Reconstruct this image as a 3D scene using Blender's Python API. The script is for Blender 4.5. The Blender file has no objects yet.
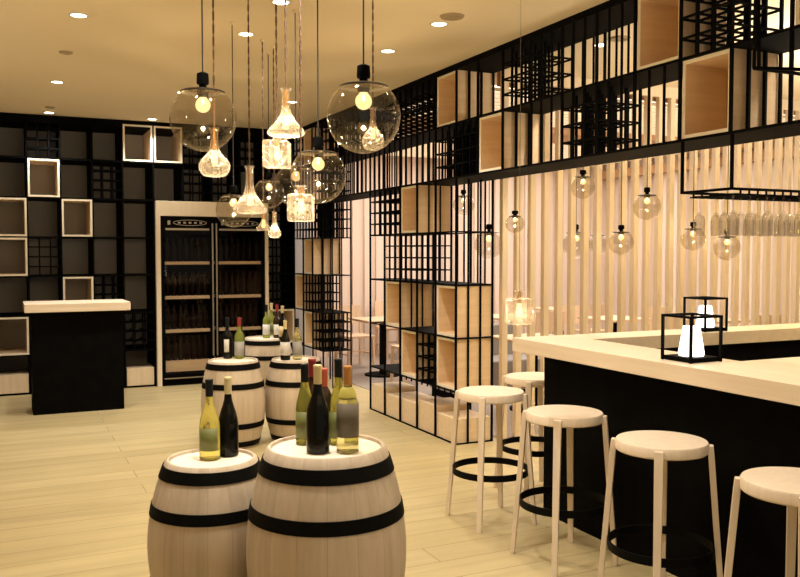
import bpy, math, random
from mathutils import Vector, Matrix
random.seed(7)
sc = bpy.context.scene
COL = sc.collection
PI = math.pi

# ---------------------------------------------------------------- camera, world, light, exposure
cam_d = bpy.data.cameras.new('camera')
cam = bpy.data.objects.new('camera', cam_d)
COL.objects.link(cam)
cam_d.sensor_width = 36.0
cam_d.lens = 850.0 / 800.0 * 36.0
cam_d.clip_end = 100
cam.location = (0, 0, 1.63)
cam.rotation_euler = (math.radians(90 - 2.46), 0, math.radians(-25.2))
sc.camera = cam

world = bpy.data.worlds.new('world')
sc.world = world
world.use_nodes = True
bg = world.node_tree.nodes['Background']
bg.inputs[0].default_value = (1.0, 0.92, 0.78, 1)
bg.inputs[1].default_value = 0.22

sc.view_settings.view_transform = 'Standard'
sc.view_settings.look = 'None'
sc.view_settings.exposure = 0.27
sc.view_settings.gamma = 1.0
sc.view_settings.use_curve_mapping = False
sc.cycles.use_denoising = True
sc.cycles.max_bounces = 8
sc.cycles.transparent_max_bounces = 24
sc.cycles.transmission_bounces = 8
sc.cycles.caustics_reflective = False
sc.cycles.caustics_refractive = False
sc.cycles.sample_clamp_indirect = 4.0

WARM = (1.0, 0.92, 0.78)
SPOT_W = 70.0        # each ceiling downlight
BULB_W = 15.0         # each pendant bulb
DEC_W = 1.0
DINING_W = 150.0     # added fill light under the dining room ceiling

def light(name, kind, loc, power, color=WARM, parent=None, rot=(0, 0, 0), **kw):
    d = bpy.data.lights.new(name, kind)
    d.energy = power
    d.color = color
    for k, v in kw.items():
        setattr(d, k, v)
    o = bpy.data.objects.new(name, d)
    COL.objects.link(o)
    o.location = loc
    o.rotation_euler = rot
    if parent:
        o.parent = parent
    return o

light('dining_fill_light', 'AREA', (6.6, 9.2, 3.05), DINING_W, (1, 0.93, 0.84), shape='RECTANGLE', size=5.0, size_y=4.6)  # added area lamp, unseen, brightening the dining room
light('ceiling_fill_front', 'AREA', (2.3, -0.9, 2.25), 60, (1, 0.90, 0.68), rot=(PI, 0, 0), shape='RECTANGLE', size=5.5, size_y=1.6)  # added lamp, unseen behind the camera, brightening the near ceiling
light('ceiling_fill_bar', 'AREA', (6.2, 3.3, 2.2), 190, (1, 0.88, 0.66), rot=(PI, 0, 0), shape='RECTANGLE', size=1.5, size_y=1.9)  # added uplight out of view beside the bar, lifting the ceiling there
light('ceiling_fill_left', 'AREA', (-1.3, 5.5, 2.2), 12, (1, 0.90, 0.68), rot=(PI, 0, 0), shape='RECTANGLE', size=1.0, size_y=5.0)  # unseen uplight added on the left to brighten the ceiling

# ---------------------------------------------------------------- materials
def new_mat(name):
    m = bpy.data.materials.new(name)
    m.use_nodes = True
    nt = m.node_tree
    return m, nt, nt.nodes['Principled BSDF'], nt.nodes['Material Output']

def plain(name, col, rough=0.5, metal=0.0, spec=0.5, noise=0.0, nscale=12.0):
    m, nt, b, o = new_mat(name)
    b.inputs['Base Color'].default_value = (*col, 1)
    b.inputs['Roughness'].default_value = rough
    b.inputs['Metallic'].default_value = metal
    b.inputs['Specular IOR Level'].default_value = spec
    if noise:
        tc = nt.nodes.new('ShaderNodeTexCoord')
        n = nt.nodes.new('ShaderNodeTexNoise'); n.inputs['Scale'].default_value = nscale
        n.inputs['Detail'].default_value = 6
        r = nt.nodes.new('ShaderNodeValToRGB')
        r.color_ramp.elements[0].position = 0.3; r.color_ramp.elements[1].position = 0.7
        r.color_ramp.elements[0].color = (*[c * (1 - noise) for c in col], 1)
        r.color_ramp.elements[1].color = (*[min(1, c * (1 + noise)) for c in col], 1)
        nt.links.new(tc.outputs['Object'], n.inputs['Vector'])
        nt.links.new(n.outputs['Fac'], r.inputs[0])
        nt.links.new(r.outputs[0], b.inputs['Base Color'])
    return m

def wood(name, c1, c2, axis='Z', scale=1.0, rough=0.5, staves=0, plank=0.0, coord='Object'):
    """grain stretched along one axis"""
    m, nt, b, o = new_mat(name)
    L = nt.links
    tc = nt.nodes.new('ShaderNodeTexCoord')
    mp = nt.nodes.new('ShaderNodeMapping')
    s = {'X': (1.2, 22, 22), 'Y': (22, 1.2, 22), 'Z': (22, 22, 1.2)}[axis]
    mp.inputs['Scale'].default_value = [v * scale for v in s]
    L.new(tc.outputs[coord], mp.inputs[0])
    n = nt.nodes.new('ShaderNodeTexNoise')
    n.inputs['Scale'].default_value = 1.6; n.inputs['Detail'].default_value = 8
    n.inputs['Roughness'].default_value = 0.62; n.inputs['Distortion'].default_value = 0.5
    L.new(mp.outputs[0], n.inputs['Vector'])
    r = nt.nodes.new('ShaderNodeValToRGB')
    r.color_ramp.elements[0].position = 0.3; r.color_ramp.elements[1].position = 0.72
    r.color_ramp.elements[0].color = (*c2, 1)
    r.color_ramp.elements[1].color = (*c1, 1)
    L.new(n.outputs['Fac'], r.inputs[0])
    out = r.outputs[0]
    if staves or plank:
        sx = nt.nodes.new('ShaderNodeSeparateXYZ'); L.new(tc.outputs['Object'], sx.inputs[0])
        if staves:
            a = nt.nodes.new('ShaderNodeMath'); a.operation = 'ARCTAN2'
            L.new(sx.outputs['Y'], a.inputs[0]); L.new(sx.outputs['X'], a.inputs[1])
            k = nt.nodes.new('ShaderNodeMath'); k.operation = 'MULTIPLY'; k.inputs[1].default_value = staves / (2 * PI)
            L.new(a.outputs[0], k.inputs[0])
        else:
            k = nt.nodes.new('ShaderNodeMath'); k.operation = 'MULTIPLY'; k.inputs[1].default_value = 1 / plank
            L.new(sx.outputs['X' if axis != 'X' else 'Y'], k.inputs[0])
        f = nt.nodes.new('ShaderNodeMath'); f.operation = 'FLOOR'; L.new(k.outputs[0], f.inputs[0])
        w = nt.nodes.new('ShaderNodeTexWhiteNoise'); w.noise_dimensions = '1D'; L.new(f.outputs[0], w.inputs['W'])
        mr = nt.nodes.new('ShaderNodeMapRange'); mr.inputs[3].default_value = 0.86; mr.inputs[4].default_value = 1.08
        L.new(w.outputs[0], mr.inputs[0])
        mx = nt.nodes.new('ShaderNodeMix'); mx.data_type = 'RGBA'; mx.blend_type = 'MULTIPLY'; mx.inputs[0].default_value = 1
        L.new(out, mx.inputs[6]); L.new(mr.outputs[0], mx.inputs[7]); out = mx.outputs[2]
        fr = nt.nodes.new('ShaderNodeMath'); fr.operation = 'FRACT'; L.new(k.outputs[0], fr.inputs[0])
        lt = nt.nodes.new('ShaderNodeMath'); lt.operation = 'LESS_THAN'; lt.inputs[1].default_value = 0.014
        L.new(fr.outputs[0], lt.inputs[0])
        m2 = nt.nodes.new('ShaderNodeMix'); m2.data_type = 'RGBA'; m2.blend_type = 'MIX'
        m2.inputs[7].default_value = (*[c * 0.75 for c in c2], 1)
        L.new(lt.outputs[0], m2.inputs[0]); L.new(out, m2.inputs[6]); out = m2.outputs[2]
    L.new(out, b.inputs['Base Color'])
    b.inputs['Roughness'].default_value = rough
    b.inputs['Specular IOR Level'].default_value = 0.3
    return m

def emit(name, col, strength):
    m, nt, b, o = new_mat(name)
    b.inputs['Base Color'].default_value = (*col, 1)
    b.inputs['Emission Color'].default_value = (*col, 1)
    b.inputs['Emission Strength'].default_value = strength
    return m

def thin_glass(name, tint=(1, 1, 1), ior=1.45, body=0.0, bump=0.0, bscale=60, diffuse=(1, 0.9, 0.75), boost=1.0):
    m, nt, b, o = new_mat(name)
    L = nt.links
    nt.nodes.remove(b)
    t = nt.nodes.new('ShaderNodeBsdfTransparent'); t.inputs[0].default_value = (*tint, 1)
    g = nt.nodes.new('ShaderNodeBsdfGlossy'); g.inputs['Roughness'].default_value = 0.03
    g.inputs['Color'].default_value = (1, 0.97, 0.9, 1)
    f = nt.nodes.new('ShaderNodeLayerWeight'); f.inputs[0].default_value = 0.5
    fp = nt.nodes.new('ShaderNodeMath'); fp.operation = 'POWER'; fp.inputs[1].default_value = 4.5
    L.new(f.outputs['Facing'], fp.inputs[0])
    fm = nt.nodes.new('ShaderNodeMath'); fm.operation = 'MULTIPLY_ADD'; fm.inputs[1].default_value = 0.55*boost
    fm.inputs[2].default_value = 0.035*boost; fm.use_clamp = True
    L.new(fp.outputs[0], fm.inputs[0])
    mx = nt.nodes.new('ShaderNodeMixShader')
    L.new(fm.outputs[0], mx.inputs[0]); L.new(t.outputs[0], mx.inputs[1]); L.new(g.outputs[0], mx.inputs[2])
    last = mx.outputs[0]
    if bump:
        tc = nt.nodes.new('ShaderNodeTexCoord')
        v = nt.nodes.new('ShaderNodeTexVoronoi'); v.inputs['Scale'].default_value = bscale
        L.new(tc.outputs['Object'], v.inputs['Vector'])
        bp = nt.nodes.new('ShaderNodeBump'); bp.inputs['Strength'].default_value = bump; bp.inputs['Distance'].default_value = 0.01
        L.new(v.outputs['Distance'], bp.inputs['Height'])
        L.new(bp.outputs[0], g.inputs['Normal']); L.new(bp.outputs[0], f.inputs['Normal'])
    if body:
        d = nt.nodes.new('ShaderNodeBsdfTranslucent'); d.inputs[0].default_value = (*diffuse, 1)
        m2 = nt.nodes.new('ShaderNodeMixShader'); m2.inputs[0].default_value = body
        if bump:
            rr = nt.nodes.new('ShaderNodeValToRGB')  # whitish facets mixed in to imitate sparkle
            rr.color_ramp.elements[0].position = 0.18; rr.color_ramp.elements[1].position = 0.55
            rr.color_ramp.elements[0].color = (body * 0.1,) * 3 + (1,)
            rr.color_ramp.elements[1].color = (min(1, body * 3.2),) * 3 + (1,)
            L.new(v.outputs['Distance'], rr.inputs[0])
            ad = nt.nodes.new('ShaderNodeMath'); ad.operation = 'MULTIPLY_ADD'; ad.inputs[1].default_value = 0.35; ad.use_clamp = True
            L.new(fp.outputs[0], ad.inputs[0]); L.new(rr.outputs[0], ad.inputs[2]); L.new(ad.outputs[0], m2.inputs[0])
        L.new(last, m2.inputs[1]); L.new(d.outputs[0], m2.inputs[2]); last = m2.outputs[0]
    L.new(last, o.inputs[0])
    return m

def bottle_glass(name, col, alpha):
    """coloured bottle glass over wine: glossy coat over a see-through colour"""
    m, nt, b, o = new_mat(name)
    L = nt.links
    b.inputs['Base Color'].default_value = (*col, 1)
    b.inputs['Roughness'].default_value = 0.08
    b.inputs['Transmission Weight'].default_value = alpha
    b.inputs['IOR'].default_value = 1.2
    return m

M = {}
M['black'] = plain('black_metal', (0.0015, 0.0015, 0.0018), 0.7, spec=0.05)
M['hoop'] = plain('black_hoop_iron', (0.002, 0.002, 0.002), 0.6, spec=0.08)
M['panel_black'] = plain('black_stained_panel', (0.002, 0.0018, 0.0018), 0.75, spec=0.05, noise=0.6, nscale=9)
M['grey_back'] = plain('grey_back_panel', (0.44, 0.42, 0.42), 0.75)
M['wood'] = wood('pale_ash', (0.84, 0.68, 0.48), (0.72, 0.56, 0.38), 'Y')
M['wood_x'] = wood('pale_ash_x', (0.84, 0.68, 0.48), (0.72, 0.56, 0.38), 'X')
M['wood_z'] = wood('pale_ash_upright', (0.84, 0.70, 0.52), (0.74, 0.59, 0.42), 'Z')
M['surround'] = wood('downlit_ash', (0.90, 0.80, 0.64), (0.84, 0.72, 0.55), 'Z')  # surround's ash lightened in colour to imitate the strong downlight on it
M['box'] = wood('box_plywood', (0.86, 0.65, 0.42), (0.76, 0.54, 0.33), 'X', 0.9)  # box wood tinted warmer to imitate the warm light inside the boxes
M['boxedge'] = plain('box_edge', (0.92, 0.84, 0.70), 0.5)
M['top'] = wood('bar_top_ash', (0.84, 0.72, 0.57), (0.73, 0.60, 0.45), 'Y', 0.7, 0.38, plank=0)
M['top_x'] = wood('bar_top_ash_x', (0.84, 0.72, 0.57), (0.73, 0.60, 0.45), 'X', 0.7, 0.38)
M['stool'] = wood('stool_ash', (0.80, 0.68, 0.55), (0.70, 0.58, 0.45), 'Z', 0.7, 0.45)
M['stave'] = wood('barrel_stave', (0.60, 0.505, 0.40), (0.45, 0.36, 0.265), 'Z', 0.55, 0.55, staves=17)
M['head'] = wood('barrel_head', (0.90, 0.82, 0.70), (0.80, 0.70, 0.56), 'Y', 0.7, 0.55)
M['slat'] = wood('slat_timber', (0.82, 0.69, 0.52), (0.72, 0.59, 0.43), 'Z', 0.6, 0.6)
M['dining_wood'] = wood('dining_oak', (0.74, 0.55, 0.38), (0.64, 0.46, 0.31), 'Z', 0.6)
M['brown'] = wood('brown_beam', (0.55, 0.32, 0.16), (0.42, 0.23, 0.11), 'X', 0.6)
M['pink_wall'] = plain('rose_beige_plaster', (0.74, 0.61, 0.52), 0.8)
M['plaster'] = plain('tan_ceiling_paint', (0.82, 0.70, 0.51), 0.85)
M['sidewall'] = plain('beige_wall_paint', (0.5, 0.4, 0.28), 0.85)
M['carpet'] = plain('grey_brown_carpet', (0.36, 0.30, 0.26), 0.95, noise=0.12, nscale=60)
M['grey'] = plain('grey_upholstery', (0.30, 0.28, 0.27), 0.9)
M['white'] = plain('white_label_paper', (0.62, 0.60, 0.56), 0.6)
M['cream'] = plain('cream_label_paper', (0.66, 0.52, 0.30), 0.6)
M['greylabel'] = plain('grey_label_paper', (0.33, 0.32, 0.30), 0.6)
M['darklabel'] = plain('taupe_label_paper', (0.11, 0.09, 0.06), 0.6)
M['greenlabel'] = plain('olive_label_paper', (0.14, 0.15, 0.035), 0.55)
M['tagyellow'] = plain('yellow_neck_tag', (0.48, 0.42, 0.08), 0.6)
M['cap_black'] = plain('black_foil', (0.006, 0.008, 0.010), 0.4, spec=0.25)
M['cap_cream'] = plain('cream_foil', (0.62, 0.52, 0.28), 0.4)
M['cap_red'] = plain('red_foil', (0.26, 0.025, 0.025), 0.35)
M['cap_orange'] = plain('orange_foil', (0.50, 0.23, 0.06), 0.4)
M['cap_coral'] = plain('coral_foil', (0.60, 0.12, 0.06), 0.4)
M['gl_dark'] = plain('dark_bottle_glass', (0.004, 0.004, 0.003), 0.12, spec=0.25)
M['gl_brown'] = plain('brown_bottle_glass', (0.035, 0.014, 0.008), 0.10)
M['gl_yellow'] = bottle_glass('straw_wine_glass', (0.86, 0.78, 0.22), 0.75)
M['gl_olive'] = bottle_glass('olive_wine_glass', (0.60, 0.58, 0.12), 0.7)
M['gl_clear'] = bottle_glass('clear_wine_glass', (0.92, 0.86, 0.40), 0.8)
M['gl_green'] = bottle_glass('green_wine_glass', (0.42, 0.48, 0.10), 0.6)
M['globe'] = thin_glass('clear_globe_glass', (0.84, 0.81, 0.76), boost=1.5)
M['cutglass'] = thin_glass('cut_decanter_glass', (0.88, 0.82, 0.74), body=0.050, bump=1.0, bscale=62, boost=3.0)
M['clear'] = thin_glass('clear_drinking_glass', (0.95, 0.94, 0.92), body=0.03, boost=2.6)
M['door_glass'] = thin_glass('fridge_door_glass', (0.90, 0.88, 0.86), boost=0.3)
M['chrome'] = plain('polished_chrome', (0.30, 0.27, 0.22), 0.18, 1.0)
M['steel'] = plain('brushed_steel', (0.5, 0.46, 0.4), 0.35, 1.0)
M['cord'] = plain('brown_twisted_cord', (0.10, 0.05, 0.025), 0.7)
M['blackcord'] = plain('black_cord', (0.012, 0.010, 0.01), 0.6)
M['finecord'] = plain('fine_dark_cord', (0.08, 0.05, 0.03), 0.6)
def bulb_mat():
    m, nt, b, o = new_mat('lit_bulb')
    nt.nodes.remove(b)
    t = nt.nodes.new('ShaderNodeBsdfTransparent'); t.inputs[0].default_value = (1, .94, .82, 1)
    e = nt.nodes.new('ShaderNodeEmission'); e.inputs[0].default_value = (1, .66, .30, 1); e.inputs[1].default_value = 3.2
    mx = nt.nodes.new('ShaderNodeMixShader'); mx.inputs[0].default_value = 0.30
    nt.links.new(t.outputs[0], mx.inputs[1]); nt.links.new(e.outputs[0], mx.inputs[2]); nt.links.new(mx.outputs[0], o.inputs[0])
    return m
M['bulb'] = bulb_mat()
M['filament'] = emit('glowing_filament', (1.0, 0.86, 0.6), 16.0)
M['amber'] = plain('amber_lamp_holder', (0.42, 0.22, 0.07), 0.35)
M['ring'] = plain('dark_bronze_ring', (0.07, 0.06, 0.045), 0.3, 0.8)
M['down'] = emit('lit_downlight', (1.0, 0.90, 0.72), 9.0)
M['shade'] = emit('lit_white_shade', (1.0, 0.97, 0.92), 2.2)
M['cove'] = emit('lit_louvre', (1.0, 0.92, 0.82), 1.5)
M['trimwhite'] = plain('downlight_rim', (0.75, 0.68, 0.55), 0.5)
M['ventgrey'] = plain('vent_grille', (0.38, 0.29, 0.17), 0.6)
M['ventpale'] = plain('vent_pale', (0.42, 0.34, 0.22), 0.6)
M['wine_dark'] = plain('dark_red_bottle', (0.008, 0.003, 0.002), 0.4, spec=0.15)

def floor_mat():
    m, nt, b, o = new_mat('oak_floor')
    L = nt.links
    tc = nt.nodes.new('ShaderNodeTexCoord')
    br = nt.nodes.new('ShaderNodeTexBrick')
    mp0 = nt.nodes.new('ShaderNodeMapping'); mp0.inputs['Location'].default_value = (-0.872, 0.06, 0)
    L.new(tc.outputs['Object'], mp0.inputs[0]); L.new(mp0.outputs[0], br.inputs['Vector'])
    br.offset = 0.5; br.offset_frequency = 2
    br.inputs['Scale'].default_value = 1.0
    br.inputs['Brick Width'].default_value = 2.4
    br.inputs['Row Height'].default_value = 0.22
    br.inputs['Mortar Size'].default_value = 0.003
    br.inputs['Mortar Smooth'].default_value = 0.0
    br.inputs['Bias'].default_value = 0.0
    br.inputs['Color1'].default_value = (0.43, 0.345, 0.178, 1)
    br.inputs['Color2'].default_value = (0.50, 0.405, 0.22, 1)
    br.inputs['Mortar'].default_value = (0.27, 0.19, 0.09, 1)
    mp = nt.nodes.new('ShaderNodeMapping'); mp.inputs['Scale'].default_value = (0.5, 6, 1)
    L.new(tc.outputs['Object'], mp.inputs[0])
    n = nt.nodes.new('ShaderNodeTexNoise'); n.inputs['Scale'].default_value = 1.5
    n.inputs['Detail'].default_value = 8; n.inputs['Roughness'].default_value = 0.6; n.inputs['Distortion'].default_value = 0.6
    L.new(mp.outputs[0], n.inputs['Vector'])
    mr = nt.nodes.new('ShaderNodeMapRange')
    mr.inputs[1].default_value = 0.3; mr.inputs[2].default_value = 0.7
    mr.inputs[3].default_value = 0.86; mr.inputs[4].default_value = 1.08
    L.new(n.outputs['Fac'], mr.inputs[0])
    mx = nt.nodes.new('ShaderNodeMix'); mx.data_type = 'RGBA'; mx.blend_type = 'MULTIPLY'; mx.inputs[0].default_value = 1
    L.new(br.outputs['Color'], mx.inputs[6]); L.new(mr.outputs[0], mx.inputs[7])
    L.new(mx.outputs[2], b.inputs['Base Color'])
    b.inputs['Roughness'].default_value = 0.42
    b.inputs['Specular IOR Level'].default_value = 0.35
    return m
M['floor'] = floor_mat()

# ---------------------------------------------------------------- mesh helpers
class MB:
    def __init__(s): s.v = []; s.f = []
    def box(s, x0, x1, y0, y1, z0, z1):
        b = len(s.v)
        s.v += [(x0,y0,z0),(x1,y0,z0),(x1,y1,z0),(x0,y1,z0),(x0,y0,z1),(x1,y0,z1),(x1,y1,z1),(x0,y1,z1)]
        s.f += [tuple(b+i for i in q) for q in ((0,3,2,1),(4,5,6,7),(0,1,5,4),(1,2,6,5),(2,3,7,6),(3,0,4,7))]
        return s
    def cbox(s, cx, cy, cz, dx, dy, dz):
        return s.box(cx-dx/2, cx+dx/2, cy-dy/2, cy+dy/2, cz-dz/2, cz+dz/2)
    def bar(s, p0, p1, w, d=None, ref=(0, 0, 1)):
        """square bar between two points"""
        d = d or w
        p0 = Vector(p0); p1 = Vector(p1); a = (p1-p0).normalized(); r = Vector(ref)
        if abs(a.dot(r)) > 0.98: r = Vector((1, 0, 0))
        u = a.cross(r).normalized() * w/2; t = a.cross(u).normalized() * d/2
        b = len(s.v)
        for p in (p0, p1):
            s.v += [tuple(p-u-t), tuple(p+u-t), tuple(p+u+t), tuple(p-u+t)]
        s.f += [tuple(b+i for i in q) for q in ((0,3,2,1),(4,5,6,7),(0,1,5,4),(1,2,6,5),(2,3,7,6),(3,0,4,7))]
        return s
    def lathe(s, prof, n=32, cx=0, cy=0, cz=0, rot=0.0):
        """prof: (r, z) from one end to the other"""
        b = len(s.v)
        for r, z in prof:
            for i in range(n):
                a = rot + 2*PI*i/n
                s.v.append((cx+r*math.cos(a), cy+r*math.sin(a), cz+z))
        for j in range(len(prof)-1):
            for i in range(n):
                k = (i+1) % n
                s.f.append((b+j*n+i, b+j*n+k, b+(j+1)*n+k, b+(j+1)*n+i))
        return s
    def cyl(s, r, z0, z1, n=24, cx=0, cy=0, r2=None):
        r2 = r if r2 is None else r2
        return s.lathe([(0.0001, z0), (r, z0), (r2, z1), (0.0001, z1)], n, cx, cy)
    def torus(s, R, r, z, n=40, m=8, cx=0, cy=0, sz=1.0):
        pr = [(R+r*math.cos(2*PI*k/m), z+sz*r*math.sin(2*PI*k/m)) for k in range(m+1)]
        return s.lathe(pr, n, cx, cy)
    def sphere(s, R, cz=0, z0=-1.0, z1=1.0, n=32, m=16, cx=0, cy=0):
        a0 = math.asin(z0); a1 = math.asin(z1)
        pr = [(max(1e-4, R*math.cos(a0+(a1-a0)*k/m)), cz+R*math.sin(a0+(a1-a0)*k/m)) for k in range(m+1)]
        return s.lathe(pr, n, cx, cy)
    def build(s, name, mat, parent=None, loc=(0,0,0), smooth=False, bevel=0.0, rz=0.0):
        me = bpy.data.meshes.new(name)
        me.from_pydata(s.v, [], s.f)
        me.update()
        me.materials.append(mat)
        if smooth:
            me.polygons.foreach_set('use_smooth', [True]*len(me.polygons))
            me.set_sharp_from_angle(angle=math.radians(40))
        o = bpy.data.objects.new(name, me)
        COL.objects.link(o)
        o.location = loc
        o.rotation_euler[2] = rz
        if parent: o.parent = parent
        if bevel:
            bm = o.modifiers.new('bevel', 'BEVEL'); bm.width = bevel; bm.segments = 2; bm.limit_method = 'ANGLE'
        return o

def tag(o, label=None, cat=None, group=None, kind=None):
    if label: o['label'] = label
    if cat: o['category'] = cat
    if group: o['group'] = group
    if kind: o['kind'] = kind
    return o

def thing(name, label, cat, loc=(0, 0, 0), rz=0, group=None):
    o = bpy.data.objects.new(name, None)
    COL.objects.link(o)
    o.location = loc
    o.rotation_euler = (0, 0, rz)
    o.empty_display_size = 0.05
    return tag(o, label, cat, group)

def copy_tree(o, parent=None):
    c = o.copy(); COL.objects.link(c); c.parent = parent
    for ch in o.children: copy_tree(ch, c)
    return c

def struct(name, mb, mat, **kw):
    return tag(mb.build(name, mat, **kw), kind='structure')

CELL = 0.45
HC = 3.19

# ---------------------------------------------------------------- room shell
XD = 3.82       # edge between the wine shop's oak floor and the dining room carpet
struct('floor', MB().box(-2.6, 10.2, -2.5, 12.5, -0.12, 0.0), M['floor'])
ca = MB().box(3.92, 9.9, 6.30, 12.4, 0.0, 0.006)
tag(ca.build('carpet', M['carpet']), kind='structure')
struct('ceiling', MB().box(-2.6, 10.2, -2.5, 12.5, HC, HC+0.1), M['plaster'])
struct('wall_back', MB().box(-2.6, 3.9, 11.18, 11.28, 0, HC), M['grey_back'])
struct('wall_left', MB().box(-2.7, -2.6, -2.5, 11.28, 0, HC), M['sidewall'])
struct('wall_dining_side', MB().box(3.9, 3.95, 11.18, 12.4, 0, HC), M['pink_wall'])
struct('wall_dining_back', MB().box(3.9, 10.0, 12.4, 12.5, 0, HC), M['pink_wall'])
struct('wall_right', MB().box(9.9, 10.0, 6.3, 12.4, 0, HC), M['pink_wall'])
# fluted panelling of the dining room walls
fl = MB()
x = 4.0
while x < 9.8:
    fl.box(x, x+0.11, 12.36, 12.4, 0, HC); x += 0.2
struct('trim_1', fl, M['pink_wall'])
fl = MB()
y = 6.3
while y < 12.3:
    fl.box(9.86, 9.9, y, y+0.11, 0, HC); y += 0.2
struct('trim_2', fl, M['pink_wall'])
# brown cornice and ceiling beams of the dining room
struct('trim_3', MB().box(9.70, 9.86, 6.35, 12.3, 2.92, 3.06), M['brown'])
struct('trim_4', MB().box(3.95, 9.8, 8.75, 9.55, HC-0.10, HC), M['brown'])
# louvred light ceilings of the dining room
for yy0, yy1 in ((6.9, 8.7), (9.65, 12.2)):
    t = thing('louvre_ceiling_light', 'glowing louvred ceiling panel ' + ('nearer the slat screen' if yy0 < 8 else 'over the far dining tables'), 'ceiling light', (6.8, (yy0+yy1)/2, HC), group='louvred light panels over the dining room')
    MB().box(-2.75, 2.75, yy0-(yy0+yy1)/2, yy1-(yy0+yy1)/2, -0.02, 0).build('diffuser', M['cove'], t)
    lv = MB(); yy = yy0
    while yy <= yy1:
        lv.box(-2.75, 2.75, yy-(yy0+yy1)/2-0.012, yy-(yy0+yy1)/2+0.012, -0.05, -0.02); yy += 0.17
    lv.build('louvre', M['slat'], t)

# ---------------------------------------------------------------- shelving
YN = {-12: 1.79, -11: 2.16, -10: 2.53, -9: 2.93, -8: 3.30, -7: 3.668, -6: 4.045, -5: 4.405, -4: 4.77, -3: 5.14, -2: 5.52, -1: 5.89,
      0: 6.24, 1: 6.61, 2: 6.975, 3: 7.34, 4: 7.70, 5: 8.06, 6: 8.415, 7: 8.77, 8: 9.125, 9: 9.48, 10: 9.85, 11: 10.20, 12: 10.55}
X0, X1 = 3.455, 3.81
TB = 0.016      # upright thickness
_meshcache = {}
def upright(parent, x, y, z0, z1, t=TB):
    key = (round(z1-z0, 3), t)
    if key not in _meshcache:
        _meshcache[key] = MB().box(-t/2, t/2, -t/2, t/2, 0, z1-z0).build('upright', M['black'], parent, (x, y, z0))
        return _meshcache[key]
    o = _meshcache[key].copy(); COL.objects.link(o); o.parent = parent; o.location = (x, y, z0)
    return o

def lattice(parent, x0, x1, y0, y1, z0, z1):
    m = MB()
    xs = [x0+(x1-x0)*i/3 for i in range(4)]; ys = [y0+(y1-y0)*i/3 for i in range(4)]
    zs = [z0+(z1-z0)*i/4 for i in range(1, 4)]
    for a in xs:
        for b in ys:
            m.box(a-.0075, a+.0075, b-.0075, b+.0075, z0+.008, z1-.008)
    for z in zs:
        for a in xs: m.box(a-.006, a+.006, y0, y1, z-.006, z+.006)
        for b in ys: m.box(x0, x1, b-.006, b+.006, z-.006, z+.006)
    return m.build('lattice', M['black'], parent)

def wood_box(label, x0, x1, y0, y1, z0, z1, open_to, group, back=True, depthmat='box'):
    """open-fronted plywood cube; open_to '-X' or '-Y'"""
    g = 0.009
    x0 += g; x1 -= g; y0 += g; y1 -= g; z0 += g; z1 -= g
    t = 0.021
    r = thing('wooden_box', label, 'shelf box', ((x0+x1)/2, (y0+y1)/2, z0), group=group)
    hx, hy, h = (x1-x0)/2, (y1-y0)/2, z1-z0
    m = MB(); e = MB()
    if open_to == '-X':
        m.box(-hx+.006, hx, -hy, -hy+t, 0, h).box(-hx+.006, hx, hy-t, hy, 0, h)
        m.box(-hx+.006, hx, -hy+t, hy-t, 0, t).box(-hx+.006, hx, -hy+t, hy-t, h-t, h)
        if back: m.box(hx-.012, hx, -hy+t, hy-t, t, h-t)
        e.box(-hx, -hx+.006, -hy, -hy+t, 0, h).box(-hx, -hx+.006, hy-t, hy, 0, h)
        e.box(-hx, -hx+.006, -hy+t, hy-t, 0, t).box(-hx, -hx+.006, -hy+t, hy-t, h-t, h)
    else:
        m.box(-hx, -hx+t, -hy+.006, hy, 0, h).box(hx-t, hx, -hy+.006, hy, 0, h)
        m.box(-hx+t, hx-t, -hy+.006, hy, 0, t).box(-hx+t, hx-t, -hy+.006, hy, h-t, h)
        if back: m.box(-hx+t, hx-t, hy-.012, hy, t, h-t)
        e.box(-hx, -hx+t, -hy, -hy+.006, 0, h).box(hx-t, hx, -hy, -hy+.006, 0, h)
        e.box(-hx+t, hx-t, -hy, -hy+.006, 0, t).box(-hx+t, hx-t, -hy, -hy+.006, h-t, h)
    m.build('box_shell', M[depthmat], r)
    e.build('front_edge', M['boxedge'], r)
    return r

def board(parent, x0, x1, y0, y1, z, t=0.016, name='shelf_board'):
    return MB().box(x0, x1, y0, y1, z-t/2, z+t/2).build(name, M['black'], parent)

# --- overhead shelf running from the back wall over the bar
ov = thing('overhead_shelf', 'long black metal overhead shelf hung under the ceiling above the bar', 'shelf', (0, 0, 0))
for z in (2.25, 2.70, 3.15):
    board(ov, X0-.008, X1+.008, YN[-12], YN[12]-.02, z)
MB().box(X0-.008, X1+.008, YN[-12], YN[12]-.02, 3.158, HC-.001).build('top_fascia', M['black'], ov)
row7 = {-10: 'B', -7: 'B', 0: 'B', 10: 'B', -8: 'L', -3: 'L', 1: 'L', 2: 'L', 3: 'L', 4: 'L', 6: 'L', 8: 'L', 11: 'L'}
row6 = {-8: 'B', -2: 'B', -5: 'L', -1: 'L', 0: 'L', 9: 'L'}
for k in range(-12, 13):
    if k == 12: continue
    for xx in (X0, X1):
        upright(ov, xx, YN[k], 2.258, 3.142)
stuff = MB()
def thin(x, y, z0, z1, w=0.012):
    stuff.box(x-w/2, x+w/2, y-w/2, y+w/2, z0, z1)
where = {(-10, 7): 'plywood box in the top overhead tier, cut by the right edge of the photo',
         (-7, 7): 'plywood box in the top tier just left of the rightmost black lattice',
         (0, 7): 'plywood box in the top overhead tier directly above the standing shelf corner',
         (10, 7): 'plywood box in the top tier at the far end by the back wall',
         (-8, 6): 'large plywood box in the lower overhead tier right above the hanging glass rack',
         (-2, 6): 'plywood box in the lower overhead tier right of a black lattice'}
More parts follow.
